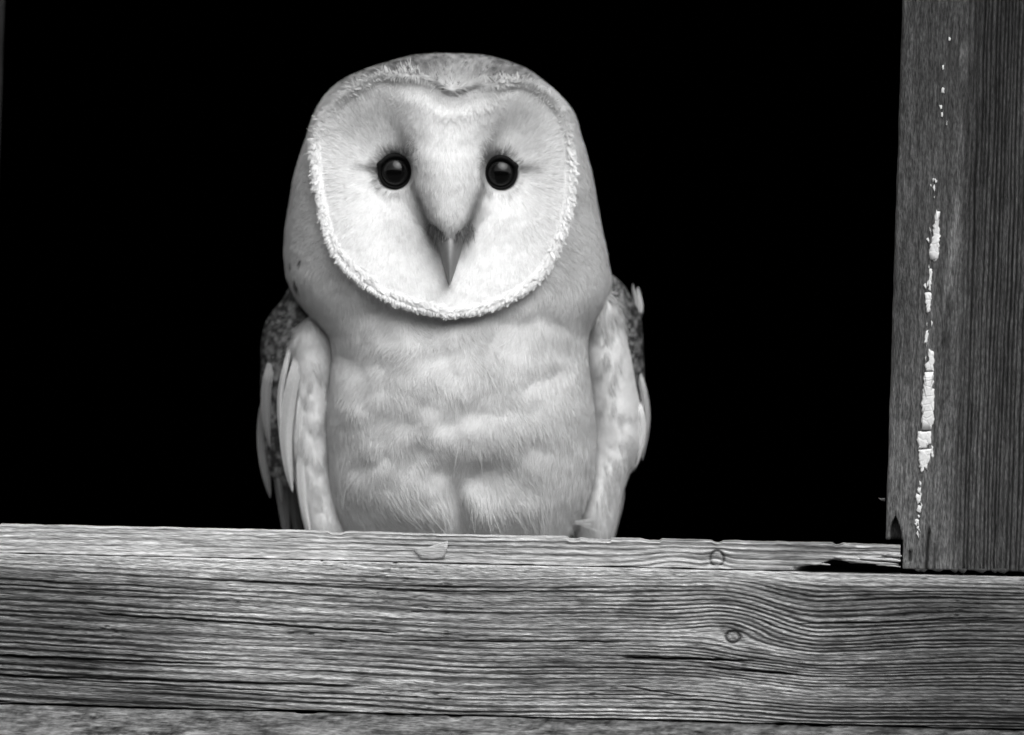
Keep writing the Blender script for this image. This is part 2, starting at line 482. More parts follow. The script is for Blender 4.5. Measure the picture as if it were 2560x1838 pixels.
dd = -5.5*(1-ridge)*(1-0.85*smooth_zone) - 1.3*(1-fine) + 0.8*fbm(u/12., py/30., seed=241)
back = 20*ch**2
notch = sstep(46, 41, u)*sstep(1348, 1356, py)           # cut away where the batten's end sits
rot = sstep(0, 3, py-1292-((np.abs(u-24))/17.)**1.5*46+6*fbm(u/8., py/14., seed=251))*sstep(10, 15, u)*sstep(43, 39, u)*(py < 1360)
crack = np.exp(-((u-105-0.04*(1400-py)+2*fbm(0.3, py/30., seed=252))/3.4)**2)*sstep(1312, 1335, py) \
      + 0.9*np.exp(-((u-62)/4.5)**2)*sstep(1372, 1384, py)*sstep(1408, 1400, py) + 0.5*np.exp(-((u-123)/2.5)**2)*sstep(1350, 1375, py)
dd = dd - 24*rot - 12*crack
bleach = 0.5+0.5*fbm(u/70., py/420., seed=261, octaves=4)
tone = (0.004+0.048*ridge**1.4+0.006*fine)*(0.7+0.6*bleach)
tone = tone*(1-smooth_zone) + smooth_zone*(0.050+0.010*fine+0.010*ridge+0.008*fbm(u/6., py/9., seed=266))*(0.6+0.8*bleach)
tone = tone*(1-0.80*rot)*(1-0.75*np.clip(crack, 0, 1))
pale = sstep(0.2, 0.6, fbm(u/26., py/140., seed=271, octaves=3))*np.exp(-((u-150)/60.)**2)
tone = tone*(1+0.7*pale)
low_pale = sstep(700, 1250, py)*np.exp(-((u-20)/60.)**2)  # left edge paler towards the bottom
tone = tone*(1+0.45*low_pale)
tone = np.clip(tone*1.1*(0.75+0.45*sstep(0, 1000, py+120*bleach))*np.clip(1+0.9*fbm(u/4., py/45., seed=268, octaves=3, gain=0.8), 0.2, 2.2), 0.003, 0.3)  # darker towards the top: light falloff painted into the post's tone
edgej = 2.0*fbm(0.2+0*py, py/60., seed=281, octaves=4)*S*sstep(30, 0, u)
endj = np.zeros_like(px)
post = timber("timber_post", 'z', Lz, ring, (lean + dd*S*isf*ring[None, :, 2] + edgej, (back + 0)*S*isf + dd*S*isf*ring[None, :, 3] + notch*0.023*isf), tone, (xl+0.03, 0.004, zb), M_post)
tag(post, "dark upright post with flaked white paint, standing on the beam", "post")

def flake(pts, seed, yoff=0.0):
    uu = (np.mean([p[0] for p in pts])-2211+0.0356*(np.mean([p[1] for p in pts])-1275)*-1)
    chh = max(0, (112-uu)/112)
    y = 0.004 + 20*chh**2*S*0.6 + yoff - 0.0001
    # ragged outline: subdivide each edge and jitter it
    out = []
    for k in range(len(pts)):
        a, b_ = np.array(pts[k], float), np.array(pts[(k+1) % len(pts)], float)
        nn = max(1, int(np.hypot(*(b_-a))/5))
        for q in range(nn):
            p = a+(b_-a)*q/nn
            out.append((p[0]+4.2*vnoise(p[0]/5., p[1]/5., 0.5, seed)+2*vnoise(p[0]/17., p[1]/17., 0.5, seed), p[1]+2.5*vnoise(p[0]/5., p[1]/5., 0.5, seed+3)))
    return plate("paint_flake", out, y, 0.0002, M_paint, post, seed)
FL = [[(2341, 524), (2349, 530), (2349, 585), (2348, 645), (2336, 654), (2325, 648), (2328, 600), (2336, 560)],
      [(2323, 672), (2328, 672), (2327, 710), (2321, 716)],
      [(2322, 700), (2328, 702), (2327, 727), (2321, 724)],
      [(2311, 733), (2327, 731), (2326, 778), (2318, 785), (2314, 757)],
      [(2314, 826), (2320, 824), (2320, 856), (2312, 860)],
      [(2322, 872), (2334, 880), (2334, 928), (2315, 928), (2312, 912), (2321, 904)],
      [(2311, 930), (2334, 930), (2330, 970), (2336, 972), (2335, 1012), (2333, 1048), (2328, 1075), (2303, 1076), (2306, 1000)],
      [(2294, 1079), (2327, 1078), (2328, 1108), (2312, 1122), (2297, 1122)],
      [(2297, 1124), (2326, 1122), (2325, 1148), (2316, 1175), (2300, 1168)],
      [(2330, 1114), (2335, 1118), (2333, 1140), (2329, 1146)],
      [(2298, 1202), (2304, 1206), (2302, 1216), (2297, 1212)],
      [(2290, 1232), (2304, 1240), (2300, 1258), (2294, 1262)],
      [(2293, 1262), (2303, 1268), (2301, 1284), (2291, 1280)],
      [(2290, 1296), (2297, 1300), (2293, 1326), (2288, 1314)],
      [(2372, 92), (2376, 96), (2375, 103), (2371, 101)], [(2357, 164), (2361, 162), (2361, 172), (2357, 174)],
      [(2355, 218), (2361, 222), (2360, 234), (2354, 230)], [(2349, 263), (2355, 262), (2356, 272), (2350, 274)],
      [(2353, 282), (2358, 281), (2357, 292), (2353, 291)], [(2365, 303), (2369, 302), (2368, 313), (2365, 312)]]
for k in range(46):
    yy = 440+rng.random()*900
    xx = 2336-(yy-500)*0.046+rng.normal(0, 7); w_, h_ = rng.uniform(1.5, 4), rng.uniform(3, 11)
    FL.append([(xx-w_, yy-h_*0.3), (xx, yy-h_), (xx+w_, yy), (xx+w_*0.4, yy+h_)])
for k, f_ in enumerate(FL):
    flake(f_, 300+k)

for k in range(9):
    xa = 2285+k*33+rng.uniform(-12, 12); w_ = rng.uniform(9, 22); h_ = rng.uniform(3, 8)
    plate("splinter", [(xa-w_, 1424), (xa-w_*0.5, 1422), (xa+w_*0.6, 1422), (xa+w_, 1424+0.02*w_), (xa+w_*0.3, 1427+h_), (xa-w_*0.4, 1426+h_*0.6)], 0.0042, 0.0007, M_post, post, 60+k, 0.04)
# splinter sticking out of the post's edge
P0, P1, P2 = unproject(2213, 1250, 0.012), unproject(2203, 1249, 0.010), unproject(2196, 1245, 0.009)
sp = []
for p, r in ((P0, 5), (P1, 3), (P2, 0.6)):
    for t in range(5):
        sp.append(p + np.array([0, r*S*math.cos(t*1.2566), r*S*math.sin(t*1.2566)]))
quads_obj("splinter", np.array(sp)-np.array(post.location), grid_quads(3, 5, True), M_post, post, True, np.full(15, 0.12))

# ---- left post, its edge just inside the frame
lxr = unproject(-4, 600, 0.104)[0]
zl = zb_top + 2*S
Lz2 = np.arange(zl, unproject(0, -700, 0)[2], 12*S)
ring2 = ring_pts(lxr-0.09, lxr, 0.004, 0.104, 7*S, 120)
n2, k2 = len(Lz2), len(ring2)
u2 = np.broadcast_to(ring2[None, :, 0]/S, (n2, k2)); v2 = np.broadcast_to(Lz2[:, None]/S, (n2, k2))
rd = grain_ridges(u2+4*fbm(u2/60., v2/400., seed=5), v2, 411, 13.)
d2 = -4*(1-rd)*S*ring2[None, :, 4]
lean2 = (Lz2[:, None]-unproject(0, 600, 0)[2])*PL*np.ones((1, k2))
lpost = timber("timber_post", 'z', Lz2, ring2, (lean2+d2*ring2[None, :, 2], d2*ring2[None, :, 3]), 0.02+0.04*rd, (lxr-0.045, 0.054, zl), M_post)
tag(lpost, "out of focus upright post facing the paint-flaked post across the opening", "post")

# ---- rough board under the beam
zr_top = zb_bot - 1.2*S
zr_bot = zr_top - 0.085
L = spaced(unproject(-900, 1800, 0)[0], unproject(-40, 1800, 0)[0], unproject(2600, 1800, 0)[0], unproject(3500, 1800, 0)[0], 5*S, 40*S)
ring = ring_pts(zr_bot, zr_top, 0.001, 0.12, 6*S, 130)
px, py = face_px(L, ring, 'x', 0)
dd = 2.5*fbm(px/120., py/14., seed=501, octaves=4) - 4*sstep(0.3, 0.5, fbm(px/70., py/9., seed=503, octaves=3))
tone = np.clip(0.17 + 0.26*fbm(px/60., py/13., seed=505, octaves=5, gain=0.75), 0.02, 0.45)*(1-0.35*sstep(1500, 2400, px))  # right end dimmed by edge light falloff painted into the tone
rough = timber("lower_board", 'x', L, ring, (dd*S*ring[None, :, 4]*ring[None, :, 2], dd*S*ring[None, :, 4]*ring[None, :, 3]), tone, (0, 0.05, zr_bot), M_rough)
tag(rough, "rough pitted board running below the beam", "board")

# ---- front wall of the barn, outside the picture: planks round the opening
wall = empty("barn_wall", (0, 0.09, 0.0)); tag(wall, kind="structure")
xlo, xhi = unproject(-900, 1600, 0)[0], unproject(3500, 1600, 0)[0]
op_l, op_r = lxr-0.093, xr+0.003
z_open = zt_top + 0.62
def planks(x0, x1, z0, z1, w=0.14):
    n = max(1, round((x1-x0)/w))
    ww = (x1-x0)/n
    for k in range(n):
        a = x0+k*ww+0.002
        dz = 0.006*math.sin(k*2.3)
        slab("plank", a, a+ww-0.004, 0.0+0.004*math.sin(k*1.7), 0.028+0.004*math.sin(k*1.7), z0, z1+dz, M_plank, wall)
planks(BX0, BX1, 0.02, zr_bot-0.008)
planks(BX0, xlo-0.01, zr_bot, 3.58)
planks(xhi+0.01, BX1, zr_bot, 3.58)
planks(xlo, op_l-0.004, zt_top+0.01, 3.58)
planks(op_r+0.004, xhi, zt_top+0.01, 3.58)
planks(op_l, op_r, z_open, 3.58)

# ------------------------------------------------------------------ the owl
OFF = 0.058                                               # owl reference plane behind the wall plane
KS = S*(DIST+OFF)/DIST
owl_o = cam_pos + dv*(DIST+OFF)
# base of the owl: on top of the beam
px0, FREF = 1145.0, 150.0
py0 = 919 - ((zb_top-ZC)/math.cos(ROLL) - 0.0)/KS - 2
ROT = np.stack([cr, dv, cu], 1)
base = owl_o + ROT @ np.array([(px0-1280)*KS, 0.03, (919-py0)*KS])
owl = empty("barn_owl")
owl.matrix_world = Matrix(((ROT[0, 0], ROT[0, 1], ROT[0, 2], base[0]), (ROT[1, 0], ROT[1, 1], ROT[1, 2], base[1]), (ROT[2, 0], ROT[2, 1], ROT[2, 2], base[2]), (0, 0, 0, 1)))
tag(owl, "pale barn owl with heart-shaped face and black eyes perched behind the batten", "owl")

def loc(px, py, f):
    """photograph pixels and forwardness (px, toward the camera) -> owl-local metres"""
    return np.stack([(px-px0)*KS, -(f-FREF)*KS-0.03+0*px, (py0-py)*KS], -1)

disc = [(785, 380), (793, 457), (806, 530), (823, 603), (858, 663), (909, 711), (970, 749), (1030, 771), (1090, 784), (1137, 788), (1219, 775), (1283, 745), (1339, 706),
        (1382, 650), (1408, 582), (1425, 508), (1430, 410), (1421, 341), (1400, 281), (1365, 238), (1314, 211), (1262, 205), (1205, 212), (1160, 226), (1130, 236), (1098, 216), (1060, 194), (1020, 184),
        (980, 185), (935, 198), (892, 224), (845, 257), (810, 298), (790, 338)]
def smooth_poly(P, sub):
    P = np.array(P, float); n = len(P); out = []
    for k in range(n):
        p0, p1, p2, p3 = P[k-1], P[k], P[(k+1) % n], P[(k+2) % n]
        for q in range(sub):
            t = q/sub
            out.append(0.5*((2*p1)+(-p0+p2)*t+(2*p0-5*p1+4*p2-p3)*t*t+(-p0+3*p1-3*p2+p3)*t**3))
    return np.array(out)
DP = smooth_poly(disc, 6)
def poly_sd(x, y, P=DP):
    """signed distance, positive inside"""
    shp = x.shape
    x, y = x.ravel(), y.ravel()
    best = np.full(len(x), 1e9); ins = np.zeros(len(x), bool)
    n = len(P)
    for k in range(n):
        ax, ay = P[k]; bx, by = P[(k+1) % n]
        ex, ey = bx-ax, by-ay
        t = np.clip(((x-ax)*ex+(y-ay)*ey)/(ex*ex+ey*ey+1e-9), 0, 1)
        d = (x-ax-t*ex)**2+(y-ay-t*ey)**2
        best = np.minimum(best, d)
        c = ((ay > y) != (by > y)) & (x < (bx-ax)*(y-ay)/(by-ay+1e-12)+ax)
        ins ^= c
    return (np.sqrt(best)*np.where(ins, 1, -1)).reshape(shp)

EYES = [(989.0, 431.0, 38.0), (1251.0, 434.0, 36.5)]
bridge_c = curve([180, 250, 350, 450, 520, 590, 720], [1122, 1124, 1120, 1122, 1125, 1128, 1125])
bridge_w = curve([180, 235, 290, 350, 395, 435, 480, 508, 540, 564, 592, 640], [172, 150, 126, 104, 94, 88, 82, 75, 62, 48, 30, 20])
bridge_h = curve([180, 220, 260, 305, 350, 395, 435, 508, 560, 600, 650, 720], [0, 12, 34, 60, 85, 105, 118, 130, 126, 96, 20, 0])

rows = [(128, 1120, 1120), (128.6, 1085, 1160), (132, 1034, 1206), (150, 966, 1276), (172, 900, 1326), (196, 850, 1358), (228, 815, 1394), (272, 787, 1430), (345, 760, 1456), (440, 731, 1482),
        (513, 718, 1495), (582, 708, 1508), (640, 707, 1520), (690, 713, 1528), (735, 732, 1526), (775, 760, 1512), (808, 790, 1492), (838, 813, 1479), (880, 823, 1474), (940, 820, 1480),
        (1022, 813, 1489), (1076, 812, 1494), (1130, 815, 1495), (1206, 820, 1489), (1268, 832, 1472), (1318, 851, 1444), (1360, 885, 1405), (1392, 945, 1340), (1408, 1020, 1265), (1412, 1145, 1146)]
rows = np.array(rows)
cum = np.r_[0, np.cumsum(np.maximum(np.hypot(np.diff(rows[:, 0]), np.diff(rows[:, 1])), np.hypot(np.diff(rows[:, 0]), np.diff(rows[:, 2]))))]
cy_, cl_, cr_ = curve(cum, rows[:, 0]), curve(cum, rows[:, 1]), curve(cum, rows[:, 2])
front_d = curve([128, 129, 134, 150, 175, 210, 270, 345, 450, 600, 700, 800, 880, 960, 1060, 1150, 1250, 1320, 1370, 1400, 1412], [0, 45, 95, 165, 205, 232, 255, 262, 262, 250, 238, 228, 250, 276, 290, 282, 248, 200, 138, 70, 0])
back_d = curve([128, 129, 134, 150, 175, 210, 270, 345, 500, 700, 900, 1100, 1250, 1340, 1390, 1412], [0, 60, 120, 205, 260, 300, 335, 345, 340, 320, 340, 345, 310, 230, 110, 0])

def surface_mods(x, y, f, sd=None):
    """facial disc, bridge, sockets and feather tracts on the front of the bird"""
    if sd is None:
        sd = poly_sd(x, y)
    rim = 232 - 0.00052*(x-1112)**2 + 0.075*(y-430)
    e1 = np.hypot(x-EYES[0][0], (y-EYES[0][1])*0.92); e2 = np.hypot(x-EYES[1][0], (y-EYES[1][1])*0.92)
    em = np.minimum(e1, e2)
    dish = -50*sstep(8, 150, sd)*(0.35+0.65*np.exp(-(em/170.)**2))
    bump = 9*np.exp(-((sd-4)/13.)**2)
    dx = np.abs(x-bridge_c(y))/bridge_w(y)
    br = 0.82*bridge_h(y)*np.exp(-dx**3.2)*sstep(0, 60, sd)
    fd = rim + dish + bump + br
    # brow: feathers above the eye lean forward a little, and the cheeks swell below it
    for (ex, ey, er) in EYES:
        sgn = -1 if ex < 1120 else 1
        fd = fd + 10*gauss(x, y, ex+sgn*20, ey+120, 110, 70)
        rr = np.hypot(x-ex, y-ey)
        fd = fd - 46*sstep(er+9, er-4, rr)
    fd = fd + 1.3*fbm(x/45., y/45., seed=601)*sstep(0, 40, sd)
    k = sstep(-7, 9, sd)
    # body tracts
    out = f
    lump = 0
    ca, sa = 0.86, 0.5
    for (cx, cy, rx, ry, h) in [(892, 932, 58, 40, -26), (965, 1052, 70, 46, -22), (1205, 1036, 56, 46, -24), (1370, 962, 56, 46, -20), (1110, 1106, 70, 34, -10), (1300, 905, 60, 55, 10), (930, 850, 70, 45, 10), (1040, 960, 70, 50, 8),
                                (1220, 900, 70, 60, 12), (1150, 985, 60, 40, 10), (1000, 1110, 70, 60, 12), (1225, 1105, 80, 45, 14), (1350, 1060, 80, 75, 14), (1195, 1188, 62, 44, -60), (1155, 1310, 24, 80, -80), (1020, 1268, 100, 62, 42),
                                (1290, 1290, 95, 56, 44), (1400, 740, 80, 60, 12), (880, 1180, 40, 90, -8), (900, 1060, 50, 50, 6)]:
        xx, yy = (x-cx)*ca+(y-cy)*sa*math.sin(cx*0.05+cy*0.021), -(x-cx)*sa*math.sin(cx*0.05+cy*0.021)+(y-cy)*ca
        lump = lump + 0.66*h*np.exp(-(xx/rx)**2-(yy/(ry*1.15))**2)
    xr_, yr_ = x*ca+y*sa, -x*sa+y*ca
    lump = lump + 7*fbm(xr_/88., yr_/80., seed=611, octaves=2, gain=0.3) + 6*fbm(x/170., y/150., seed=617, octaves=1) + 3.5*fbm(xr_/44., yr_/50., seed=619, octaves=1)
    bodyk = sstep(-4, -50, sd)*sstep(560, 780, y)
    out = out + lump*bodyk + (1-bodyk)*4*fbm(x/60., y/60., seed=615)*sstep(140, 200, y)
    return out*(1-k) + fd*k, sd

nrow, nf_, nb_ = 430, 420, 90
ss = np.linspace(0, cum[-1], nrow)
ry_, rl_, rr_ = cy_(ss), cl_(ss), cr_(ss)
ry_ = np.maximum.accumulate(ry_)
t = np.concatenate([np.linspace(-1, 1, nf_), np.linspace(1, -1, nb_+2)[1:-1]])     # across x: front left->right, back right->left
tf = np.sin(t*math.pi/2)
isfront = np.r_[np.ones(nf_, bool), np.zeros(nb_, bool)]
cx_ = (rl_+rr_)/2; hw = np.maximum((rr_-rl_)/2, 0.01)
X = cx_[:, None] + hw[:, None]*tf[None, :]
Y = np.broadcast_to(ry_[:, None], X.shape).copy()
sec = np.maximum(1-np.abs(tf)**2.25, 0)**(1/2.25)
F = np.where(isfront[None, :], front_d(ry_)[:, None]*sec[None, :], -back_d(ry_)[:, None]*sec[None, :])
SD = np.full(X.shape, -500.0)
fm = np.broadcast_to(isfront[None, :], X.shape)
F2, sdv = surface_mods(X[fm], Y[fm], F[fm])
edge = np.broadcast_to(np.minimum(1, (1-np.abs(tf))*12)[None, :], X.shape)[fm]
topk = sstep(0, 12, Y[fm]-128)*sstep(1412, 1385, Y[fm])
F[fm] = F[fm]*(1-edge*topk) + F2*edge*topk
SD[fm] = sdv
F[0, :] = 0; F[-1, :] = 0

def body_tone(x, y, sd, front=True):
    """feather colour of the bird itself (black-and-white)"""
    n1 = fbm(x/70., y/70., seed=701); n2 = fbm(x/11., y/7., seed=703, octaves=3)
    tone = 0.64 + 0.05*n1 + 0*x
    # side of head and neck
    tone = tone + (0.60+0.05*n1-tone)*sstep(860, 720, y)
    # crown: grey, finely vermiculated, with dots
    crown = sstep(262, 185, y + 22*n1 + 0.00022*(x-1120)**2)
    tone = tone*(1-crown) + crown*(0.22+0.20*n2+0.05*n1)
    fore = gauss(x, y, 1128, 212, 40, 45)
    tone = tone*(1-0.6*fore)+0.6*fore*0.55
    return tone

def face_tone(x, y, sd):
    n1 = fbm(x/60., y/60., seed=711)
    face = 0.86 + 0.03*n1
    face = face - 0.13*sstep(430, 250, y+25*n1)*(1-0.75*np.exp(-(np.abs(x-bridge_c(y))/105.)**3))   # greyer upper disc, part of it the dish's shade painted in
    # smoky marks at the inner corners and behind the eyes
    for (ex, ey, sg) in ((989, 431, 1), (1251, 434, -1)):
        tt = np.clip((y-ey-10)/130., 0, 1)
        lx = ex+sg*(43+tt*42)
        mark = np.exp(-((x-lx)/(15-3*tt))**2)*sstep(ey-10, ey+40, y)*sstep(ey+185, ey+120, y)
        face = face*(1-0.62*mark)
        up = np.exp(-((x-(ex+sg*(30-0.50*(ey-40-y)*0.7)))/17.)**2)*sstep(ey+10, ey-30, y)*sstep(ey-150, ey-70, y)
        face = face*(1-0.45*up)
        tail = np.exp(-((y-(ey-14+0.05*(x-ex)*-sg))/11.)**2)*sstep(36, 50, -sg*(x-ex))*sstep(105, 60, -sg*(x-ex))
        face = face*(1-0.60*tail)
        halo = np.exp(-((np.hypot(x-ex, y-ey)-43)/9.)**2)
        face = face*(1-0.55*halo)
        face = face*(1-0.28*gauss(x, y, ex+sg*4, ey-48, 50, 24))  # soft shading above the eye painted into the feather tone
    face = face*(1-0.20*np.exp(-(np.abs(x-bridge_c(y))/bridge_w(y))**4)*sstep(330, 470, y)*sstep(640, 590, y))
    # dusky bristles by the beak
    for (bx, by, rx, ry) in ((1092, 588, 20, 26), (1104, 600, 13, 22), (1158, 592, 13, 24), (1178, 580, 16, 22), (1068, 568, 16, 18)):
        face = face*(1-0.62*gauss(x, y, bx, by, rx, ry))
    # dusky band just inside the top of the ruff
    band = np.exp(-((sd-26)/15.)**2)*sstep(330, 240, y)*(0.35+0.65*sstep(300, 100, np.abs(np.abs(x-1128)-120)))
    face = face*(1-0.5*band)
    return face

def owl_tone(x, y, sd):
    k = sstep(0, 12, sd)
    tn = body_tone(x, y, sd)*(1-k) + face_tone(x, y, sd)*k
    return np.clip(tn, 0.02, 0.92)

tone_b = owl_tone(X, Y, SD)
Vb = loc(X, Y, F)
body = quads_obj("body", Vb.reshape(-1, 3), grid_quads(nrow, nf_+nb_, True), M_skin, owl, True, tone_b)

def grid_normals(V, wrap=True):
    du = np.gradient(V, axis=0)
    dvv = (np.roll(V, -1, 1)-np.roll(V, 1, 1)) if wrap else np.gradient(V, axis=1)
    n = np.cross(du, dvv)
    n /= np.linalg.norm(n, axis=-1, keepdims=True)+1e-12
    return n
def sample_grid(G, N, prob_w, arrs, wrap=True):
    """N points on a grid surface by area x weight; returns positions, normals and interpolated arrays"""
    Vg = G
    nrm = grid_normals(Vg, wrap)
    ni, nj = Vg.shape[:2]
    jn = (np.arange(nj)+1) % nj
    A = np.linalg.norm(np.cross(Vg[1:]-Vg[:-1], Vg[:-1][:, jn]-Vg[:-1]), axis=-1)*prob_w[:-1]
    if not wrap: A[:, -1] = 0
    c = np.cumsum(A.ravel()); c /= c[-1]
    idx = np.searchsorted(c, rng.random(N))
    i, j = np.unravel_index(np.minimum(idx, A.size-1), A.shape)
    u, v = rng.random(N), rng.random(N)
    def lerp(a):
        w = [(1-u)*(1-v), u*(1-v), (1-u)*v, u*v]
        if a.ndim == 3: w = [q[:, None] for q in w]
        return w[0]*a[i, j]+w[1]*a[i+1, j]+w[2]*a[i, jn[j]]+w[3]*a[i+1, jn[j]]
    P = lerp(Vg); Nn = lerp(nrm); Nn /= np.linalg.norm(Nn, axis=1, keepdims=True)+1e-12
    return P, Nn, [lerp(a) for a in arrs]

def fibres(name, P, N, D, length, width, tone, lift, parent, mat, clump=None, seg=3, kind="stuff", tipdark=0.0):
    """soft barbs as tapered ribbons lying along the plumage; D is the wanted direction (local), lift how far they stand off"""
    D = D - N*(D*N).sum(1, keepdims=True)
    D /= np.linalg.norm(D, axis=1, keepdims=True)+1e-12
    W = np.cross(N, D)
    n = len(P)
    length = np.broadcast_to(length, n); width = np.broadcast_to(width, n); lift = np.broadcast_to(lift, n)
    twist = rng.normal(0, 0.22, n)[:, None]
    Wt = W*np.cos(twist) + N*np.sin(twist)
    sway = rng.normal(0, 0.10, n)
    prof = {3: [0.8, 1.0, 0.7], 4: [0.8, 1.0, 0.85, 0.5]}[seg]
    V = np.zeros((n, 2*seg+1, 3)); T = np.zeros((n, 2*seg+1))
    for k in range(seg+1):
        s = k/seg
        c = P + D*(length*s)[:, None] + N*((lift*(s-0.45*s*s))*length)[:, None] + W*(sway*length*s*s)[:, None]
        if clump is not None:
            c = c + clump*(s**1.5)
        if k < seg:
            h = (width*prof[k]*0.5)[:, None]
            V[:, 2*k] = c-Wt*h; V[:, 2*k+1] = c+Wt*h
        else:
            V[:, 2*seg] = c
        tt = tone*(1-tipdark*s)
        if k < seg: T[:, 2*k] = tt; T[:, 2*k+1] = tt
        else: T[:, 2*seg] = tt
    b0 = np.arange(n)[:, None]*(2*seg+1)
    lp, st = [], []
    pat = []
    for k in range(seg-1):
        pat += [2*k, 2*k+1, 2*k+3, 2*k+2]
    pat += [2*seg-2, 2*seg-1, 2*seg]
    sizes = np.r_[np.full(seg-1, 4), 3]
    offs = np.r_[0, np.cumsum(sizes)[:-1]]
    loops = (b0 + np.array(pat)[None, :]).ravel()
    starts = (np.arange(n)[:, None]*len(pat) + offs[None, :]).ravel()
    o = mesh_obj(name, V.reshape(-1, 3), loops, starts, mat, parent, True, T)
    if kind: tag(o, kind=kind)
    return o

def clump_vec(x, y, P, N, cell, amount, seed):
    """pull towards the middle of a jittered cell, so barbs gather into soft feather tips"""
    xi, yi = np.floor(x/cell), np.floor(y/cell)
    cx = (xi+0.2+0.6*hash3(xi, yi, 0*xi, seed))*cell; cy = (yi+0.2+0.6*hash3(xi, yi, 0*xi+1, seed))*cell
    v = np.stack([(cx-x)*KS, 0*x, -(cy-y)*KS], -1)*amount
    return v - N*(v*N).sum(1, keepdims=True), hash3(xi, yi, 0*xi+2, seed)

# --- face: fine barbs radiating from each eye
fr = fm.astype(float)
eyeh = np.minimum(np.hypot(X-EYES[0][0], Y-EYES[0][1]), np.hypot(X-EYES[1][0], Y-EYES[1][1]))
wface = (SD > 4)*fr*(eyeh > 47)
P, N, (x, y, sd) = sample_grid(Vb, 95000, wface, [X, Y, SD])
which = np.where(x < bridge_c(y), 0, 1)
ex = np.where(which == 0, EYES[0][0], EYES[1][0]); ey = np.where(which == 0, EYES[0][1], EYES[1][1])
dxn = (x-bridge_c(y))/bridge_w(y)
rad = np.stack([x-ex, 0*x, -(y-ey)], -1); rad /= np.linalg.norm(rad, axis=1, keepdims=True)
bdir = np.stack([0.35*np.sign(dxn)*np.abs(dxn)+0*x, 0*x, -np.ones_like(x)], -1)
updir = np.stack([0.7*np.sign(dxn)*np.abs(dxn), 0*x, np.ones_like(x)], -1)
bd = bdir
kb = np.exp(-np.abs(dxn)**3)*sstep(700, 590, y)
D = rad*(1-kb[:, None]) + bd*kb[:, None]
D = D + rng.normal(0, 0.10, D.shape)
cv, ch_ = clump_vec(x, y, P, N, 13, 0.22, 801)
tn = owl_tone(x, y, sd)*(1+rng.normal(0, 0.05, len(x)))*(0.95+0.1*ch_)
fibres("facial_disc", P, N, D, rng.uniform(12, 32, len(x))*KS*sstep(-8, 30, sd+12), rng.uniform(0.8, 1.9, len(x))*KS, np.clip(tn, 0.02, 0.9), 0.10+0*x, owl, M_down, cv)

# --- body, neck and crown down
wbody = (SD < 6)*np.where(fr > 0, 1.0, 0.30)*(Y > 133)
P, N, (x, y, sd, fv) = sample_grid(Vb, 200000, wbody.astype(float), [X, Y, SD, F])
cx0 = 1130.0
ang = 0.9*fbm(x/75., y/75., seed=811, octaves=2)
D = np.stack([np.sin(ang)+0.45*(x-cx0)/420., 0*x, -np.cos(ang)], -1)
# crown flows up and back; sides of head flow out and down from the rim
ck = sstep(300, 180, y)[:, None]
D = D*(1-ck) + np.stack([0.8*(x-1125)/300., 0.8+0*x, 0.9*sstep(150, 250, y)], -1)*ck
hk = (sstep(180, 300, y)*sstep(760, 600, y))[:, None]
D = D*(1-hk) + np.stack([0.9*np.sign(x-cx0), 0.25+0*x, -0.6+0*x], -1)*hk
# thighs: streaming down and in
th1 = gauss(x, y, 1040, 1260, 140, 90)[:, None]; th2 = gauss(x, y, 1330, 1270, 120, 90)[:, None]
D = D*(1-0.8*th1) + np.array([0.75, 0, -0.75])*0.8*th1
D = D*(1-0.8*th2) + np.array([0.30, 0, -0.9])*0.8*th2
D = D + rng.normal(0, 0.09, D.shape)
cell = 30
cv, ch_ = clump_vec(x+6*fbm(x/20., y/20., seed=5), y, P, N, cell, 0.16, 821)
crown = sstep(262, 180, y + 0.00022*(x-1120)**2)
ln = (rng.uniform(14, 40, len(x))*(1-0.45*crown)*(1-0.30*hk[:, 0]))*KS
tn = owl_tone(x, y, sd)*(1+rng.normal(0, 0.025, len(x)))*(0.97+0.06*ch_)
# crown dots
hx, hy = np.floor(x/17), np.floor(y/11)
hc = hash3(hx, hy, 0*hx, 831)
ddx = (x/17-hx-0.5)*17; ddy = (y/11-hy-0.5)*11
dot = (hc < 0.42*crown)*(np.hypot(ddx+6*(hc*7 % 1-0.2), ddy*1.1) < 4.0)
tn = np.where(dot, 0.06, tn)
# a few dots on the side of the neck
for (sx, sy) in ((724, 657), (737, 708), (752, 648), (733, 698)):
    tn = np.where(np.hypot(x-sx, (y-sy)*0.6) < 4.5, 0.08, tn)
fibres("plumage", P, N, D, np.where(dot, ln*0.5, ln), rng.uniform(0.7, 1.5, len(x))*KS, np.clip(tn, 0.03, 0.9), 0.07+0.07*rng.random(len(x))+0.06*ch_+0.10*hk[:, 0]*rng.random(len(x)), owl, M_down, cv)

# --- longer loose wisps on breast and thighs
P, N, (x, y, sd) = sample_grid(Vb, 900, ((SD < -30)*fr*(Y > 880)*(0.15+sstep(1080, 1250, Y))).astype(float), [X, Y, SD])
ang = 0.9*fbm(x/90., y/90., seed=841, octaves=2)
D = np.stack([np.sin(ang)+0.6*gauss(x, y, 1040, 1240, 160, 110)+0.4*(x-1150)/350., 0*x, -np.cos(ang)], -1)
cv, ch_ = clump_vec(x, y, P, N, 60, 0.35, 851)
fibres("wisp", P, N, D, rng.uniform(45, 110, len(x))*KS, rng.uniform(0.6, 1.2, len(x))*KS, 0.56+0.1*rng.random(len(x)), 0.16+0.14*rng.random(len(x)), owl, M_down, cv, 4)
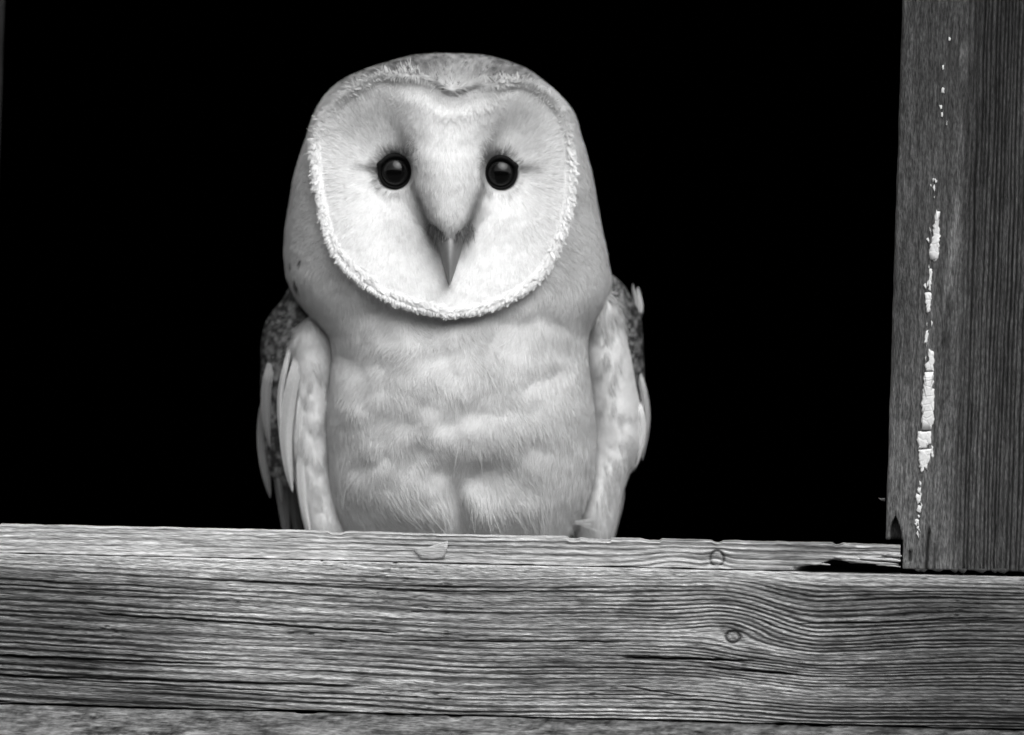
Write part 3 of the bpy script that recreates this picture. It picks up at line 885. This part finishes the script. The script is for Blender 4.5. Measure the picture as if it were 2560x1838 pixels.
# a tuft blown sideways at the flank
n = 26
x = rng.normal(1436, 5, n); y = rng.normal(1308, 4, n)
P = loc(x, y, 88+rng.normal(0, 6, n)); N = np.tile([0.15, -1.0, 0.1], (n, 1)); N /= np.linalg.norm(N, axis=1, keepdims=True)
a = rng.uniform(-0.42, 0.22, n)
D = np.stack([np.cos(a), -0.32+0*a, np.sin(a)], -1)
N = np.cross(D, np.tile([0.0, 0.0, 1.0], (n, 1))); N /= np.linalg.norm(N, axis=1, keepdims=True)
N = np.where(N[:, 1:2] > 0, -N, N)
fibres("flank_tuft", P, N, D, rng.uniform(40, 105, n)*KS, rng.uniform(0.6, 1.1, n)*KS, np.full(n, 0.58), np.full(n, 0.06), owl, M_down, None, 4)

# --- ruff: small stiff scale feathers round the disc
def scales(name, C, N, D, ln, wd, tone, parent, mat, cup=0.35, curl=0.5):
    """little cupped feathers: 5 x 3 patches"""
    n = len(C)
    D = D - N*(D*N).sum(1, keepdims=True); D /= np.linalg.norm(D, axis=1, keepdims=True)
    W = np.cross(N, D)
    ni, nj = 5, 3
    V = np.zeros((n, ni, nj, 3)); T = np.zeros((n, ni, nj))
    prof = [0.55, 0.95, 1.0, 0.8, 0.3]
    for i in range(ni):
        s = i/(ni-1)
        for j in range(nj):
            v = j-1
            V[:, i, j] = C + D*(ln*s)[:, None] + W*(wd*prof[i]*0.5*v)[:, None] + N*((ln*curl*(s*s*0.6-0.15)) + wd*cup*(0.5-0.5*v*v))[:, None]
            T[:, i, j] = tone*(1-0.06*abs(v))
    Q = grid_quads(ni, nj)
    Qa = (np.arange(n)[:, None, None]*ni*nj + Q[None]).reshape(-1, 4)
    return tag(quads_obj(name, V.reshape(-1, 3), Qa, mat, parent, True, T), kind="stuff")

nP = len(DP)
seglen = np.hypot(*(np.roll(DP, -1, 0)-DP).T)
cs = np.r_[0, np.cumsum(seglen)]
def on_rim(s):
    s = s % cs[-1]
    k = np.clip(np.searchsorted(cs, s, side='right')-1, 0, nP-1)
    tt = (s-cs[k])/seglen[k]
    p = DP[k]+(DP[(k+1) % nP]-DP[k])*tt[:, None]
    tg = (np.roll(DP, -1, 0)-DP)[k]; tg = tg/np.linalg.norm(tg, axis=1, keepdims=True)
    nr = np.stack([tg[:, 1], -tg[:, 0]], -1)             # candidate outward
    c = p+nr*3
    flip = poly_sd(c[:, 0], c[:, 1]) > 0
    nr[flip] *= -1
    return p, tg, nr
allC, allN, allD, allL, allW, allT = [], [], [], [], [], []
for row in range(9):
    cnt = 400
    s = (np.arange(cnt)+rng.uniform(-0.5, 0.5, cnt))*cs[-1]/cnt
    p, tg, nr = on_rim(s)
    low = sstep(320, 400, p[:, 1])                       # crisp below, vague on top
    lower = sstep(470, 640, p[:, 1])
    wide = 8+9*lower+8*(p[:, 0] < 1100)*lower          # the band widens towards the chin
    wide = wide*(1+0.35*vnoise(s/38., 0.5, 0, 91))
    keep = rng.random(cnt) < (0.05+0.95*low)
    p, tg, nr, low, wide = p[keep], tg[keep], nr[keep], low[keep], wide[keep]
    m_ = len(p)
    fr_ = row/8.0
    off = 3-wide*(1-fr_)                                 # from inside the rim outwards
    q = p + nr*(off + rng.normal(0, 1.6, m_))[:, None]
    rimf = 232 - 0.00052*(q[:, 0]-1112)**2 + 0.075*(q[:, 1]-430) + 12
    wav = 3.0*np.sin(s[keep]/11.0+row*1.3)+2*np.sin(s[keep]/5.3+row*2.1)
    allC.append(loc(q[:, 0], q[:, 1], rimf - 3 + 4*np.sin(math.pi*(0.2+0.75*fr_)) - 4*fr_ + wav*0.8 + rng.normal(0, 1.2, m_)))
    nn = np.stack([(0.75*fr_-0.1)*nr[:, 0], -np.ones(m_), -(0.75*fr_-0.1)*nr[:, 1]], -1); nn += rng.normal(0, 0.16, nn.shape)
    allN.append(nn/np.linalg.norm(nn, axis=1, keepdims=True))
    a = rng.normal(1.1, 0.38, m_)
    td = tg*np.where(np.abs(tg[:, 1]) > 0.12, np.sign(tg[:, 1]), rng.choice([-1, 1], m_))[:, None]     # towards the chin
    d2v = nr*np.cos(a)[:, None] + td*np.sin(a)[:, None]
    allD.append(np.stack([d2v[:, 0], 0.15+0*a, -d2v[:, 1]], -1))
    big = rng.random(m_)**2
    allL.append((9+15*big*(1-0.7*sstep(0.6, 1, fr_)))*KS); allW.append((3.5+4*rng.random(m_)+2*big)*KS)
    allT.append(np.clip((0.56+0.33*low)*(1+rng.normal(0, 0.05, m_)), 0, 0.9))
scales("facial_ruff", np.vstack(allC), np.vstack(allN), np.vstack(allD), np.concatenate(allL), np.concatenate(allW), np.concatenate(allT), owl, M_down, 0.14, 0.12)

# soft pale tufts along the upper edge of the disc
n = 2600
s = rng.uniform(0, cs[-1], n)
p, tg, nr = on_rim(s)
up_ = rng.random(n) < sstep(430, 300, p[:, 1])*(0.35+0.65*sstep(60, 130, np.abs(p[:, 0]-1128)))*(0.4+0.6*hash3(np.floor(s/24), 0*s, 0*s, 77))
p, tg, nr, s_ = p[up_], tg[up_], nr[up_], s[up_]
m_ = len(p)
q = p + nr*rng.normal(-3, 8, m_)[:, None]
rimf = 232 - 0.00052*(q[:, 0]-1112)**2 + 0.075*(q[:, 1]-430) + 10
hsh = hash3(np.floor(s_/24), 0*s_, 0*s_+1, 78)
nn = np.stack([0.4*nr[:, 0], -np.ones(m_), -0.4*nr[:, 1]], -1); nn /= np.linalg.norm(nn, axis=1, keepdims=True)
a = (hsh-0.5)*1.6 + rng.normal(0, 0.25, m_)
d2v = nr*np.cos(a)[:, None] + tg*np.sin(a)[:, None]
fibres("brow_tuft", loc(q[:, 0], q[:, 1], rimf), nn, np.stack([d2v[:, 0], 0.5+0*a, -d2v[:, 1]], -1), rng.uniform(8, 22, m_)*KS, rng.uniform(0.9, 2.0, m_)*KS, 0.48+0.22*hsh, 0.08+0.12*hsh, owl, M_down, None)

# --- eyes
for (ex, ey, er) in EYES:
    fs = surface_mods(np.array([ex-er-14., ex+er+14., ex, ex]), np.array([ey, ey, ey-er-14., ey+er+14.]), np.full(4, 200.))[0]
    fe = np.sort(fs)[:3].mean()+2
    R = 46.0
    fc = fe - math.sqrt(R*R-er*er) - 2
    nu, nv = 40, 56
    th = np.linspace(0.001, math.pi, nu); ph = np.linspace(0, 2*math.pi, nv, endpoint=False)
    TH, PH = np.meshgrid(th, ph, indexing='ij')
    Ve = loc(ex+R*np.sin(TH)*np.cos(PH), ey+R*np.sin(TH)*np.sin(PH), fc+R*np.cos(TH))
    rr = np.sin(TH)*R
    tn = 0.002 + 0.010*np.exp(-((rr-27)/3.0)**2) + 0.006*np.exp(-((rr-34)/2.0)**2)
    eye = quads_obj("eye", Ve.reshape(-1, 3), grid_quads(nu, nv, True), M_eye, owl, True, tn)
    # eyelid: dark rim, heavier above and drawn out at the outer corner
    na, nt_ = 72, 10
    A, Tt = np.meshgrid(np.linspace(0, 2*math.pi, na, endpoint=False), np.linspace(0, 2*math.pi, nt_, endpoint=False), indexing='ij')
    sg = -1 if ex < 1120 else 1
    upper = np.clip(np.sin(A), 0, 1)
    outer = np.exp(-((A-(0.42 if sg > 0 else math.pi-0.42))/0.22)**2)
    tube = 3.4+3.6*upper+2.5*outer
    rad_ = er+1.5+1*upper+4*outer
    lx = ex+(rad_+tube*np.cos(Tt))*np.cos(A); ly = ey-(rad_+tube*np.cos(Tt))*np.sin(A)
    lf = fe+1+2*upper+tube*np.sin(Tt)*1.2
    lv = loc(lx, ly, lf)
    Ql = grid_quads(na+1, nt_, True) % (na*nt_)
    quads_obj("eyelid", (lv-0).reshape(-1, 3), Ql, M_lid, eye)

# --- beak
bt = np.linspace(0, 1, 26)
by = 556 + bt*160
bx = 1128 - 4*bt
bwd = curve([0, 0.2, 0.4, 0.6, 0.8, 0.93, 1], [36, 37, 31, 22, 12, 5.5, 1.0])(bt)
bf = curve([0, 0.25, 0.5, 0.75, 0.92, 1], [284, 304, 310, 302, 288, 278])(bt)
bdp = curve([0, 0.5, 0.85, 1], [110, 95, 50, 8])(bt)
na = 28
A = np.linspace(0, 2*math.pi, na, endpoint=False)
cA, sA = np.cos(A), np.sin(A)
Xb = bx[:, None] + bwd[:, None]*np.sign(cA)*np.abs(cA)**1.25
Fb = (bf-bdp)[:, None] + bdp[:, None]*np.where(sA > 0, np.abs(sA)**0.95, -np.abs(sA)*0.8)
Yb = by[:, None]+0*Xb
tb = 0.19 + 0.14*np.exp(-((Xb-bx[:, None]-1)/(bwd[:, None]*0.22+2))**2) - 0.08*bt[:, None]
beak = quads_obj("beak", loc(Xb, Yb, Fb).reshape(-1, 3), grid_quads(len(bt), na, True), M_beak, owl, True, tb)
# bristles folding over the root of the beak
n = 900
x = rng.normal(0, 1, n); sgn = np.sign(x)
x0 = 1127 + sgn*rng.uniform(0, 50, n); y0 = rng.uniform(515, 582, n) - np.abs(x0-1127)*1.0
fb = 294 - 0.022*(x0-1127)**2 - 8*sstep(560, 600, y0)
P = loc(x0, y0, fb+4); N = np.stack([0.02*(x0-1127), -np.ones(n), 0.1+0*x0], -1); N /= np.linalg.norm(N, axis=1, keepdims=True)
D = np.stack([-0.25*(x0-1127)/40+rng.normal(0, 0.22, n), 0.1+0*x0, -np.ones(n)], -1)
dark = (np.abs(x0-1127) > 15)*(y0 > 515)*(rng.random(n) < 0.55)
fibres("bristle", P, N, D, rng.uniform(18, 46, n)*KS, rng.uniform(0.8, 1.7, n)*KS, np.where(dark, 0.10, 0.66), np.full(n, 0.04), owl, M_down, None)

# dusky whisker tufts either side of the nostrils
n = 560
sd_ = np.where(rng.random(n) < 0.58, -1, 1)
x0 = 1127 + sd_*np.clip(np.abs(rng.normal(34, 10, n)), 17, 70) - 3*(sd_ < 0); y0 = 566 + rng.normal(0, 11, n) - (np.abs(x0-1127)-30)*0.55
fb = 300 - 0.026*(x0-1127)**2
P = loc(x0, y0, fb+10); N = np.stack([0.025*(x0-1127), -np.ones(n), 0.05+0*x0], -1); N /= np.linalg.norm(N, axis=1, keepdims=True)
D = np.stack([-0.12*sd_+rng.normal(0, 0.22, n), 0.25+0*x0, -np.ones(n)], -1)
fibres("whisker", P, N, D, rng.uniform(16, 38, n)*KS, rng.uniform(1.4, 2.8, n)*KS, rng.uniform(0.04, 0.22, n), np.full(n, 0.12), owl, M_down, None)

# --- wings
def loft(name, rws, fc, fh, bh, parent, mat, tonef, nrow=150, ncol=110, lump=8.0, seed=0):
    r = np.array(rws, float)
    sp_ = np.linspace(r[0, 0], r[-1, 0], nrow)
    xl_, xr_ = curve(r[:, 0], r[:, 1])(sp_), curve(r[:, 0], r[:, 2])(sp_)
    a = np.linspace(0, 2*math.pi, ncol, endpoint=False)
    e = 0.85
    cxx, hww = (xl_+xr_)/2, (xr_-xl_)/2
    endk = np.sqrt(np.clip(1-np.abs(np.linspace(-1, 1, nrow))**8, 0, 1))
    Xw = cxx[:, None]+hww[:, None]*np.cos(a)*(0.3+0.7*endk)[:, None]
    fcv = curve(*fc)(sp_) if isinstance(fc, tuple) else np.full(nrow, fc)
    Fw = fcv[:, None] + np.where(np.sin(a) > 0, fh, bh)[None, :]*np.sin(a)[None, :]*endk[:, None]
    Yw = np.broadcast_to(sp_[:, None], Xw.shape).copy()
    Fw = Fw + lump*fbm(Xw/40., Yw/70., seed=seed, octaves=3)*(np.sin(a) > 0)
    Vw = loc(Xw, Yw, Fw)
    o = quads_obj(name, Vw.reshape(-1, 3), grid_quads(nrow, ncol, True), mat, parent, True, tonef(Xw, Yw))
    return o, Vw, Xw, Yw, np.broadcast_to((np.sin(a) > -0.2)[None, :], Xw.shape).astype(float)

def light_tone(x, y):
    t_ = np.clip(0.60+0.03*fbm(x/30., y/60., seed=901)+0.03*fbm(x/9., y/20., seed=903), 0.2, 0.8)
    return t_ + (0.50-t_)*sstep(860, 780, y)
def mottled(x, y):
    v = fbm(x/9., y/11., seed=911, octaves=3)
    t_ = 0.085+0.04*fbm(x/40., y/40., seed=913)+0.17*v
    return np.clip(t_, 0.03, 0.5)

def feather(name, pts, width, f, tone, parent, droop=0.0, curl=10.0, bars=0):
    """one flight or covert feather: cambered vane with a shaft, along px points"""
    pts = np.array(pts, float)
    tt = np.linspace(0, 1, 18)
    ks = np.linspace(0, 1, len(pts))
    cxp, cyp = curve(ks, pts[:, 0])(tt) if len(pts) > 2 else np.interp(tt, ks, pts[:, 0]), curve(ks, pts[:, 1])(tt) if len(pts) > 2 else np.interp(tt, ks, pts[:, 1])
    tx, ty = np.gradient(cxp), np.gradient(cyp)
    l = np.hypot(tx, ty)+1e-9
    nx, ny = -ty/l, tx/l
    wprof = np.sin(np.clip(tt*0.93+0.07, 0, 1)**0.75*math.pi)**0.55
    wprof[-1] = 0.05
    vs = np.linspace(-1, 1, 9)
    f = np.interp(tt, [0, 0.16, 1], [f[0]-45, f[0], f[1]]) if np.ndim(f) else np.full(18, float(f))
    Xf = cxp[:, None]+nx[:, None]*vs[None]*(width/2*wprof)[:, None]
    Yf = cyp[:, None]+ny[:, None]*vs[None]*(width/2*wprof)[:, None]
    Ff = f[:, None] - curl*vs[None]**2 + 2.5*np.exp(-(vs[None]/0.12)**2) + 0*Xf
    Tn = tone*(1-0.12*np.exp(-(vs[None]/0.15)**2)) + 0*Xf
    if bars:
        Tn = Tn*(1-0.35*(np.sin(tt*bars*2*math.pi)[:, None] > 0.4))
    Vf1 = loc(Xf, Yf, Ff); Vf2 = loc(Xf, Yf, Ff-1.2)
    ni, nj = Xf.shape
    Qf = grid_quads(ni, nj)
    off = ni*nj
    bl = [k for k in range(nj)] + [k*nj+nj-1 for k in range(1, ni)] + [(ni-1)*nj+k for k in range(nj-2, -1, -1)] + [k*nj for k in range(ni-2, 0, -1)]
    side = [(bl[k], bl[(k+1) % len(bl)], bl[(k+1) % len(bl)]+off, bl[k]+off) for k in range(len(bl))]
    Q = np.vstack([Qf, Qf[:, ::-1]+off, np.array(side)])
    return quads_obj(name, np.vstack([Vf1.reshape(-1, 3), Vf2.reshape(-1, 3)]), Q, M_vane, parent, True, np.r_[Tn.ravel(), Tn.ravel()])

# left wing (in the picture): speckled outer coverts behind, pale inner panel in front
lw_rows = [(690, 716, 760), (718, 705, 780), (749, 691, 800), (780, 666, 800), (807, 652, 800), (843, 643, 795), (919, 641, 790), (1022, 640, 780), (1080, 640, 770), (1134, 646, 760), (1190, 660, 750), (1230, 676, 740)]
lw, Vw, Xw, Yw, wf = loft("wing", lw_rows, -130, 150, 160, owl, M_skin, mottled, lump=5, seed=921)
def wing_fibres(Vw, Xw, Yw, wf, n, tonef, parent, ln, name, dirx=0.0, lift=0.12, cell=22, dots=None, pull=0.2):
    P, N, (x, y) = sample_grid(Vw, n, wf, [Xw, Yw])
    D = np.stack([dirx+0.25*fbm(x/60., y/60., seed=931), 0*x, -np.ones_like(x)], -1)+rng.normal(0, 0.1, (n, 3))
    cv, ch_ = clump_vec(x, y, P, N, cell, pull, 933)
    tn = tonef(x, y)*(0.92+0.16*ch_)
    if dots is not None:
        tn = dots(x, y, tn)
    return fibres(name, P, N, D, rng.uniform(*ln, n)*KS, rng.uniform(1.0, 2.2, n)*KS, np.clip(tn, 0.02, 0.85), lift+0.10*ch_, parent, M_down, cv)
def pair_dots(spots):
    def fn(x, y, tn):
        for (sx, sy) in spots:
            tn = np.where(np.hypot((x-sx)/5.0, (y-sy)/5.5) < 1, 0.03, tn)
            tn = np.where(np.hypot((x-sx+2)/4.8, (y-sy-10)/5.5) < 1, 0.70, tn)
        return tn
    return fn
ld = [(707, 770), (738, 785), (702, 778), (690, 792), (676, 795), (672, 815), (684, 826), (705, 845), (700, 862), (690, 838), (668, 842), (703, 885), (680, 880), (660, 868), (692, 905), (670, 905), (655, 900),
      (682, 935), (662, 940), (650, 930), (672, 970), (655, 985), (648, 1010), (664, 1030), (656, 1060), (668, 1000)]
wing_fibres(Vw, Xw, Yw, wf, 26000, mottled, lw, (8, 16), "coverts", 0.05, 0.10, 16, pair_dots(ld))
lp_rows = [(786, 752, 790), (815, 726, 826), (850, 714, 838), (900, 714, 842), (960, 714, 838), (1030, 712, 834), (1090, 712, 832), (1140, 718, 836), (1200, 730, 842), (1260, 741, 856), (1332, 755, 880), (1380, 768, 890), (1405, 790, 880)]
lp, Vw, Xw, Yw, wf = loft("wing_lining", lp_rows, -40, 120, 110, lw, M_skin, light_tone, lump=9, seed=941)
wing_fibres(Vw, Xw, Yw, wf, 36000, light_tone, lp, (26, 66), "lining_down", 0.05, 0.10, 30, None, 0.26)
for (pts, w, f, tn) in [([(722, 862), (698, 985), (700, 1090), (711, 1190)], 15, (74, 40), 0.5),
                        ([(752, 862), (724, 980), (712, 1080), (716, 1160), (727, 1232)], 34, (80, 46), 0.44),
                        ([(790, 850), (770, 940), (752, 1040), (745, 1130)], 34, (74, 74), 0.60), ([(806, 900), (792, 1000), (778, 1100), (772, 1190)], 32, (66, 72), 0.62),
                        ([(800, 1040), (790, 1130), (784, 1220), (790, 1300)], 34, (68, 70), 0.58), ([(762, 1080), (754, 1160), (758, 1250), (772, 1340)], 30, (68, 62), 0.56),
                        ([(700, 960), (684, 1040), (686, 1130), (697, 1260)], 30, (10, -30), 0.16),
                        ([(664, 980), (652, 1060), (652, 1150), (667, 1250)], 34, (-30, -60), 0.17),
                        ([(690, 1050), (688, 1150), (700, 1270), (716, 1400)], 34, (-40, -80), 0.10),
                        ([(720, 1100), (722, 1200), (732, 1300), (748, 1400)], 34, (-60, -90), 0.06),
                        ([(672, 900), (660, 980), (662, 1060), (672, 1130)], 26, (20, -10), 0.22)]:
    feather("feather", pts, w, f, tn, lw)

# right wing
rw_rows = [(676, 1500, 1534), (700, 1500, 1560), (735, 1500, 1582), (770, 1500, 1602), (800, 1505, 1609), (861, 1510, 1614), (920, 1515, 1616), (980, 1520, 1617), (1040, 1520, 1612), (1100, 1520, 1600), (1160, 1515, 1580)]
rw, Vw, Xw, Yw, wf = loft("wing", rw_rows, -120, 150, 160, owl, M_skin, mottled, lump=5, seed=951)
rd_ = [(1568, 758), (1582, 778), (1577, 812), (1586, 826), (1594, 833), (1593, 868), (1600, 880), (1608, 896), (1604, 910), (1598, 850), (1610, 870), (1606, 845), (1560, 745)]
def right_tone(x, y):
    k = sstep(1572, 1604, x+10*fbm(x/20., y/30., seed=955))
    return (1-k)*(0.40+0.05*fbm(x/20., y/20., seed=956)) + k*mottled(x, y)*0.9
wing_fibres(Vw, Xw, Yw, wf, 20000, right_tone, rw, (8, 16), "coverts", -0.02, 0.10, 16, pair_dots(rd_))
rp_rows = [(715, 1490, 1530), (745, 1476, 1556), (780, 1464, 1572), (830, 1458, 1578), (900, 1460, 1588), (960, 1466, 1597), (1020, 1470, 1606), (1070, 1474, 1610), (1107, 1476, 1610), (1145, 1476, 1600), (1170, 1474, 1586), (1200, 1470, 1574), (1237, 1462, 1561), (1300, 1444, 1545), (1345, 1436, 1534), (1385, 1436, 1520), (1405, 1445, 1505)]
rp, Vw, Xw, Yw, wf = loft("wing_lining", rp_rows, -36, 125, 110, rw, M_skin, light_tone, lump=9, seed=961)
wing_fibres(Vw, Xw, Yw, wf, 38000, light_tone, rp, (26, 66), "lining_down", 0.22, 0.10, 30, None, 0.26)
for (pts, w, f, tn) in [([(1600, 925), (1614, 1000), (1618, 1060), (1607, 1150)], 16, (10, 10), 0.40),
                        ([(1606, 935), (1620, 1010), (1622, 1070), (1610, 1155)], 15, (-10, -10), 0.30),
                        ([(1598, 1000), (1606, 1060), (1604, 1110), (1592, 1172)], 22, (30, 30), 0.58),
                        ([(1562, 1225), (1553, 1270), (1544, 1310), (1532, 1375)], 16, (-30, -30), 0.20),
                        ([(1556, 1225), (1545, 1280), (1534, 1330), (1522, 1385)], 14, (-10, -10), 0.42),
                        ([(1594, 790), (1592, 750), (1588, 725), (1586, 706)], 10, (-60, -70), 0.38),
                        ([(1600, 800), (1602, 765), (1600, 740), (1599, 713)], 22, (-80, -95), 0.40)]:
    feather("feather", pts, w, f, tn, rw)

# tail, behind and below the beam
tail = None
for k in range(6):
    xx = 1030+k*42
    tf_ = feather("tail_feather", [(xx+20-k*5, 1300), (xx, 1420), (xx-3, 1560), (xx, 1720)], 58, (-240, -420), 0.3, owl, bars=4)

# legs and feet, hidden from here by the batten
for sgx in (-1, 1):
    cxl = 1150+sgx*110
    hh = np.linspace(0, 1, 10)
    a = np.linspace(0, 2*math.pi, 16, endpoint=False)
    rad_ = 46-22*hh
    yy = 1330+(py0-1338)*hh
    V = loc(cxl+rad_[:, None]*np.cos(a), yy[:, None]+0*a, 70+rad_[:, None]*np.sin(a))
    leg = quads_obj("leg", V.reshape(-1, 3), grid_quads(10, 16, True), M_skin, owl, True, np.full(160, 0.6))
    for k, (ta, tl) in enumerate(((-0.6, 80), (0.0, 95), (0.6, 80), (math.pi, 60))):
        q = np.linspace(0, 1, 10)
        cx_t = cxl+np.sin(ta)*tl*q; cf = 70+np.cos(ta)*tl*q
        cyt = (py0-9)-7*np.sin(q*math.pi)
        rt = 9*(1-0.35*q)
        b8 = np.linspace(0, 2*math.pi, 8, endpoint=False)
        Vt = loc(cx_t[:, None]+rt[:, None]*np.cos(b8)*math.cos(ta), cyt[:, None]-rt[:, None]*np.sin(b8), cf[:, None]-rt[:, None]*np.cos(b8)*math.sin(ta))
        toe = quads_obj("toe", Vt.reshape(-1, 3), grid_quads(10, 8, True), M_skin, leg, True, np.full(80, 0.35))
